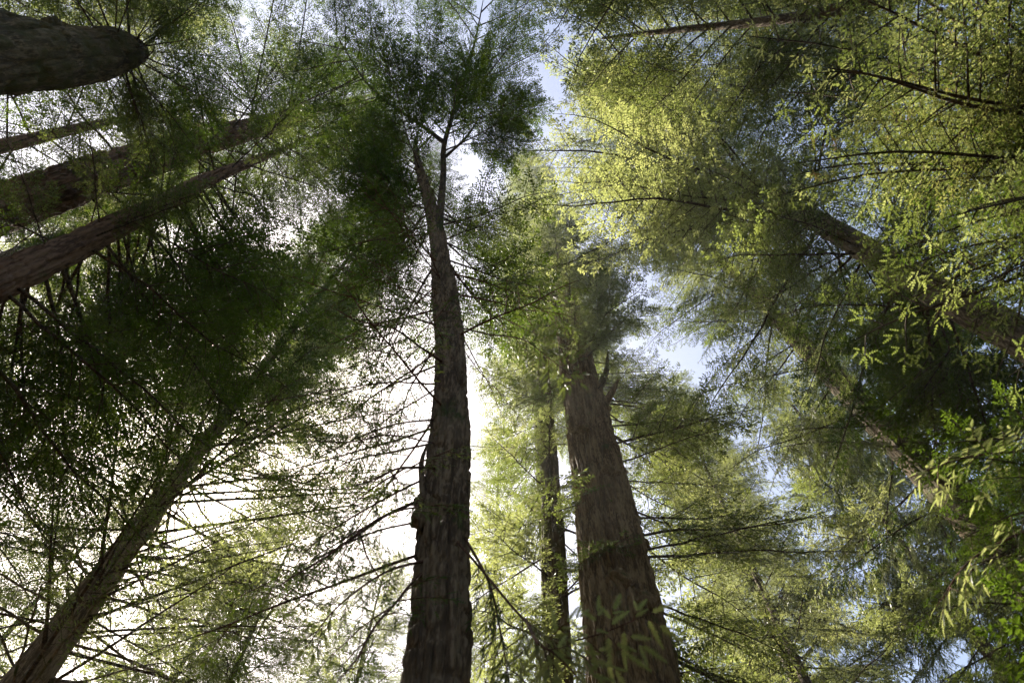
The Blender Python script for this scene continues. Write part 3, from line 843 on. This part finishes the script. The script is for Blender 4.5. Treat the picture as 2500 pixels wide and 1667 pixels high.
T17 = Tree('redwood_tree', 'pale green drooping tree filling the lower right corner',
           [(12.5, 14.5, -0.1, 0.4), (12.5, 14.5, 16, 0.15), (12.5, 14.5, 31, 0.02)], 'bark_far', seg=40, dz=0.15, z_fine=(8, 26), seed=13)
T17.crown('full', ['leaf_bright', 'leaf_mid'], 90, (6, 29), (5.2, 1.8), (-14, 10), seed=46)
T17.crown('hang', ['leaf_bright', 'leaf_mid'], 110, (5, 30), (5.2, 1.8), (-12, 12), seed=21)
T12 = Tree('young_redwood', 'shade-toned young tree at the right edge with close leafy sprays hanging into view',
           [(5.6, 3.3, -0.1, 0.12), (5.6, 3.3, 4, 0.07), (5.6, 3.3, 7.2, 0.012)], 'bark_centre', seg=24, dz=0.1, z_fine=(3, 7), depth=0.01, fw=0.05, seed=20)
T12.near_branch([(5.5, 3.3, 6.9), (4.7, 3.25, 6.8), (3.9, 3.2, 6.6), (3.15, 3.15, 6.2)], 11, 'leaf_bright', 0.60, 0.115, 0.15, 0.045, t0=0.40, r0=0.016)
T12.near_branch([(5.5, 3.4, 6.5), (4.6, 3.6, 6.3), (3.75, 3.75, 6.0), (3.15, 3.8, 5.5)], 12, 'leaf_bright', 0.55, 0.11, 0.15, 0.045, t0=0.50, r0=0.016)
T12.crown('near', ['leaf_shaded', 'leaf_dark', 'leaf_dark'], 17, (4.6, 7.1), (2.5, 2.1), (-6, 2), (158, 36), seed=49)  # shade is put into the needle colour of these sprays
T12.crown('full', ['leaf_shaded', 'leaf_dark'], 16, (4.2, 7.1), (2.1, 1.8), (-4, 4), (160, 45), seed=47)
T13 = Tree('young_redwood', 'young tree at the upper right edge with close rusty yellow-green sprays',
           [(8.0, 0.9, -0.1, 0.2), (8.0, 0.9, 6, 0.12), (8.0, 0.9, 10.6, 0.015)], 'bark_centre', seg=24, dz=0.1, z_fine=(3, 7), depth=0.01, fw=0.05, seed=21)
T13.crown('near', ['leaf_bright', 'leaf_rust', 'leaf_mid'], 13, (9.4, 10.5), (4.4, 4.8), (0, 8), (192, 20), seed=50)
T13.crown('near', ['leaf_mid', 'leaf_mid', 'leaf_dark'], 8, (7.7, 8.6), (3.9, 4.1), (-2, 3), (168, 7), seed=61)
T13.crown('near', ['leaf_mid', 'leaf_bright', 'leaf_dark'], 12, (8.0, 9.3), (3.5, 3.9), (-4, 2), (163, 10), seed=57)
T13.crown('near', ['leaf_dark', 'leaf_mid'], 7, (7.8, 9.2), (4.2, 4.3), (-4, 2), (147, 13), seed=54)
T33 = Tree('redwood_tree', 'pale hazy tree in the gap between the thick trunk and the lower right boughs',
           [(7.4, 14.6, -0.1, 0.25), (7.4, 14.6, 14, 0.13), (7.4, 14.6, 27, 0.02)], 'bark_far', seg=30, dz=0.2, z_fine=(8, 24), seed=28)
T33.crown('thin', ['leaf_bright', 'leaf_grey'], 70, (9, 27), (3.8, 1.6), (-14, 12), seed=34)
T18 = Tree('redwood_tree', 'distant dark blue-grey treetop seen in the gap right of the thick trunk',
           [(18.2, 41.2, -0.1, 0.6), (18.2, 41.2, 25, 0.4), (18.2, 41.2, 44, 0.02)], 'bark_far', seg=24, dz=0.3, z_fine=(20, 30), seed=14)
T18.crown('full', ['leaf_dark'], 70, (22, 44), (5.4, 1.2), (-10, 20), seed=22)
T19 = Tree('redwood_tree', 'distant dark treetop at the bottom edge below the blue-grey one',
           [(20.5, 40.8, -0.1, 0.6), (20.5, 40.8, 22, 0.4), (20.5, 40.8, 38, 0.02)], 'bark_far', seg=24, dz=0.3, z_fine=(20, 30), seed=15)
T19.crown('full', ['leaf_dark'], 60, (20, 38), (5.4, 1.2), (-10, 20), seed=23)
T20 = Tree('redwood_tree', 'small yellow-green treetop at the bottom edge left of the middle trunk',
           [(-7.6, 15.6, -0.1, 0.3), (-7.6, 15.6, 12, 0.09), (-7.6, 15.6, 22.5, 0.02)], 'bark_far', seg=24, dz=0.2, z_fine=(8, 18), seed=16)
T20.crown('thin', ['leaf_bright', 'leaf_mid'], 84, (8, 22.5), (4.4, 1.4), (-10, 25), seed=24)
T24 = Tree('redwood_tree', 'hazy yellow-green tree just beside the foot of the middle trunk',
           [(-5.2, 19.4, -0.1, 0.4), (-5.2, 19.4, 14, 0.11), (-5.2, 19.4, 24, 0.02)], 'bark_far', seg=24, dz=0.2, z_fine=(8, 18), seed=17)
T24.crown('thin', ['leaf_bright', 'leaf_mid'], 90, (10, 24), (4.8, 1.4), (-10, 25), seed=25)
T29 = Tree('redwood_tree', 'lacy hazy tree behind the bare arching branches in the lower left corner',
           [(-16.5, 17.5, -0.1, 0.3), (-16.5, 17.5, 14, 0.11), (-16.5, 17.5, 30, 0.02)], 'bark_far', seg=30, dz=0.2, z_fine=(12, 26), seed=24)
T29.crown('thin', ['leaf_mid', 'leaf_bright'], 100, (10, 30), (5.2, 1.8), (-8, 20), seed=30)
T30 = Tree('redwood_tree', 'dense dark tree filling the left side above the bare branches',
           [(-12.5, 9.0, -0.1, 0.36), (-12.5, 9.0, 16, 0.2), (-12.5, 9.0, 33, 0.02)], 'bark_far', seg=30, dz=0.2, z_fine=(12, 26), seed=25)
T30.crown('thin', ['leaf_dark', 'leaf_dark', 'leaf_mid'], 66, (13.5, 33), (4.6, 1.6), (-8, 20), seed=31)
T31 = Tree('redwood_tree', 'pale green tree filling the gap between the middle trunk and the thin mossy one',
           [(-0.6, 17.2, -0.1, 0.3), (-0.6, 17.2, 14, 0.12), (-0.6, 17.2, 31, 0.02)], 'bark_far', seg=30, dz=0.2, z_fine=(12, 26), seed=26)
T31.crown('thin', ['leaf_mid', 'leaf_bright'], 66, (11, 31), (4.2, 1.5), (-10, 20), seed=32)
T34 = Tree('redwood_tree', 'pale yellow-green lacy tree between the bare branches and the bottom edge',
           [(-12.0, 20.5, -0.1, 0.25), (-12.0, 20.5, 14, 0.12), (-12.0, 20.5, 28, 0.02)], 'bark_far', seg=24, dz=0.2, z_fine=(12, 26), seed=29)
T34.crown('full', ['leaf_bright', 'leaf_mid'], 90, (10, 28), (5.0, 1.8), (-8, 20), seed=35)
T35 = Tree('redwood_tree', 'tallest pale hazy crown high above the middle between the fork and the sunlit boughs',
           [(1.28, 16.0, -0.1, 0.4), (1.28, 16.0, 40, 0.22), (1.1, 16.0, 84, 0.02)], 'bark_far', seg=30, dz=0.3, z_fine=(30, 60), seed=30)
T35.crown('thin', ['leaf_grey', 'leaf_mid'], 70, (38, 84), (5.4, 3.0), (-6, 20), seed=36)
T27 = Tree('redwood_tree', 'dense tree behind the two scaly trunks at the left edge',
           [(-16, 6, -0.1, 0.4), (-16, 6, 20, 0.24), (-16, 6, 38, 0.02)], 'bark_far', seg=30, dz=0.2, z_fine=(12, 26), seed=22)
T27.crown('full', ['leaf_mid', 'leaf_bright', 'leaf_dark'], 110, (10, 38), (5.2, 1.5), (-10, 20), seed=28)
T28 = Tree('redwood_tree', 'sunlit yellow-green tree behind the mossy snag in the top left corner',
           [(-14, -2.0, -0.1, 0.4), (-14, -2.0, 20, 0.24), (-14, -2.0, 38, 0.02)], 'bark_far', seg=30, dz=0.2, z_fine=(12, 26), seed=23)
T28.crown('thin', ['leaf_mid', 'leaf_bright'], 90, (16, 38), (5.2, 1.5), (-10, 20), seed=29)
T21 = Tree('redwood_tree', 'very tall hazy tree whose pale crown shows in the sky gap',
           [(3.5, 16.5, -0.1, 0.6), (3.5, 16.5, 35, 0.35), (3.5, 16.5, 64, 0.02)], 'bark_far', seg=40, dz=0.3, z_fine=(20, 50), seed=18)
T21.crown('thin', ['leaf_grey', 'leaf_mid'], 80, (30, 64), (4.6, 1.4), (-8, 20), seed=26)
T32 = Tree('redwood_tree', 'sunlit tree whose light green boughs reach in over the top edge right of centre',
           [(4.6, -5.0, -0.1, 0.4), (4.6, -5.0, 20, 0.26), (4.6, -5.0, 42, 0.02)], 'bark_far', seg=30, dz=0.2, z_fine=(12, 26), seed=27)
T32.crown('thin', ['leaf_bright', 'leaf_bright', 'leaf_mid'], 44, (19, 41), (6.0, 3.4), (0, 15), (115, 48), seed=33)
T23 = Tree('redwood_tree', 'tree behind the viewer with sparse boughs along the top edge against the sky',
           [(-5.0, -5.2, -0.1, 0.5), (-5.0, -5.2, 20, 0.34), (-5.0, -5.2, 44, 0.02)], 'bark_far', seg=40, dz=0.2, z_fine=(10, 20), seed=19)
T23.crown('fine', ['leaf_mid', 'leaf_dark'], 58, (20, 42), (5.6, 3.6), (0, 22), seed=27)

# ------------------------------------------------------------------ the rest of the wood: unseen forest ring, added to block low skylight
rng = np.random.default_rng(99)
FP, FD, FN, FL = [], [], [], []
for k in range(150):
    a = rng.uniform(0, 2 * np.pi); rad = rng.uniform(27, 60)
    h = rad * rng.uniform(0.42, 0.56)
    x0, y0 = rad * math.cos(a), rad * math.sin(a)
    m = 420
    zz = h * rng.random(m) ** 0.8
    rr_ = 3.6 * (1 - zz / h) ** 0.7 * np.sqrt(rng.random(m)) + 0.2
    th = rng.uniform(0, 2 * np.pi, m)
    FP.append(np.stack([x0 + rr_ * np.cos(th), y0 + rr_ * np.sin(th), zz], 1))
    d = np.stack([np.cos(th), np.sin(th), rng.normal(-0.2, 0.3, m)], 1)
    FD.append(d / np.linalg.norm(d, axis=1, keepdims=True))
    nn = rng.normal(0, 0.5, (m, 3)) + np.array([0, 0, 1.0])
    FN.append(nn / np.linalg.norm(nn, axis=1, keepdims=True)); FL.append(rng.uniform(0.8, 1.7, m))
forest = add_obj('forest', leaf_mesh('forest', (np.concatenate(FP), np.concatenate(FD), np.concatenate(FN), np.concatenate(FL)), M['leaf_dark'], 0.45))
forest['kind'] = 'stuff'
forest['label'] = 'far-off dark conifer forest low around the grove, unseen, added to block skylight'
forest['category'] = 'forest'

# ------------------------------------------------------------------ haze
hm, hn, hout = new_mat('pale_haze')
pv = hn.nodes.new('ShaderNodeVolumePrincipled')
pv.inputs['Color'].default_value = (0.93, 0.95, 1.0, 1)
pv.inputs['Density'].default_value = 0.0007
pv.inputs['Anisotropy'].default_value = 0.5
hn.links.new(pv.outputs[0], hout.inputs['Volume'])
hv = np.array([(x, y, z) for z in (-2.0, 90.0) for x, y in ((-75, -75), (75, -75), (75, 75), (-75, 75))], float)
hf = [(3, 2, 1, 0), (4, 5, 6, 7), (0, 1, 5, 4), (1, 2, 6, 5), (2, 3, 7, 6), (3, 0, 4, 7)]
haze = add_obj('haze', mesh_from('haze', hv, hf, None, hm, smooth=False))
haze['kind'] = 'stuff'
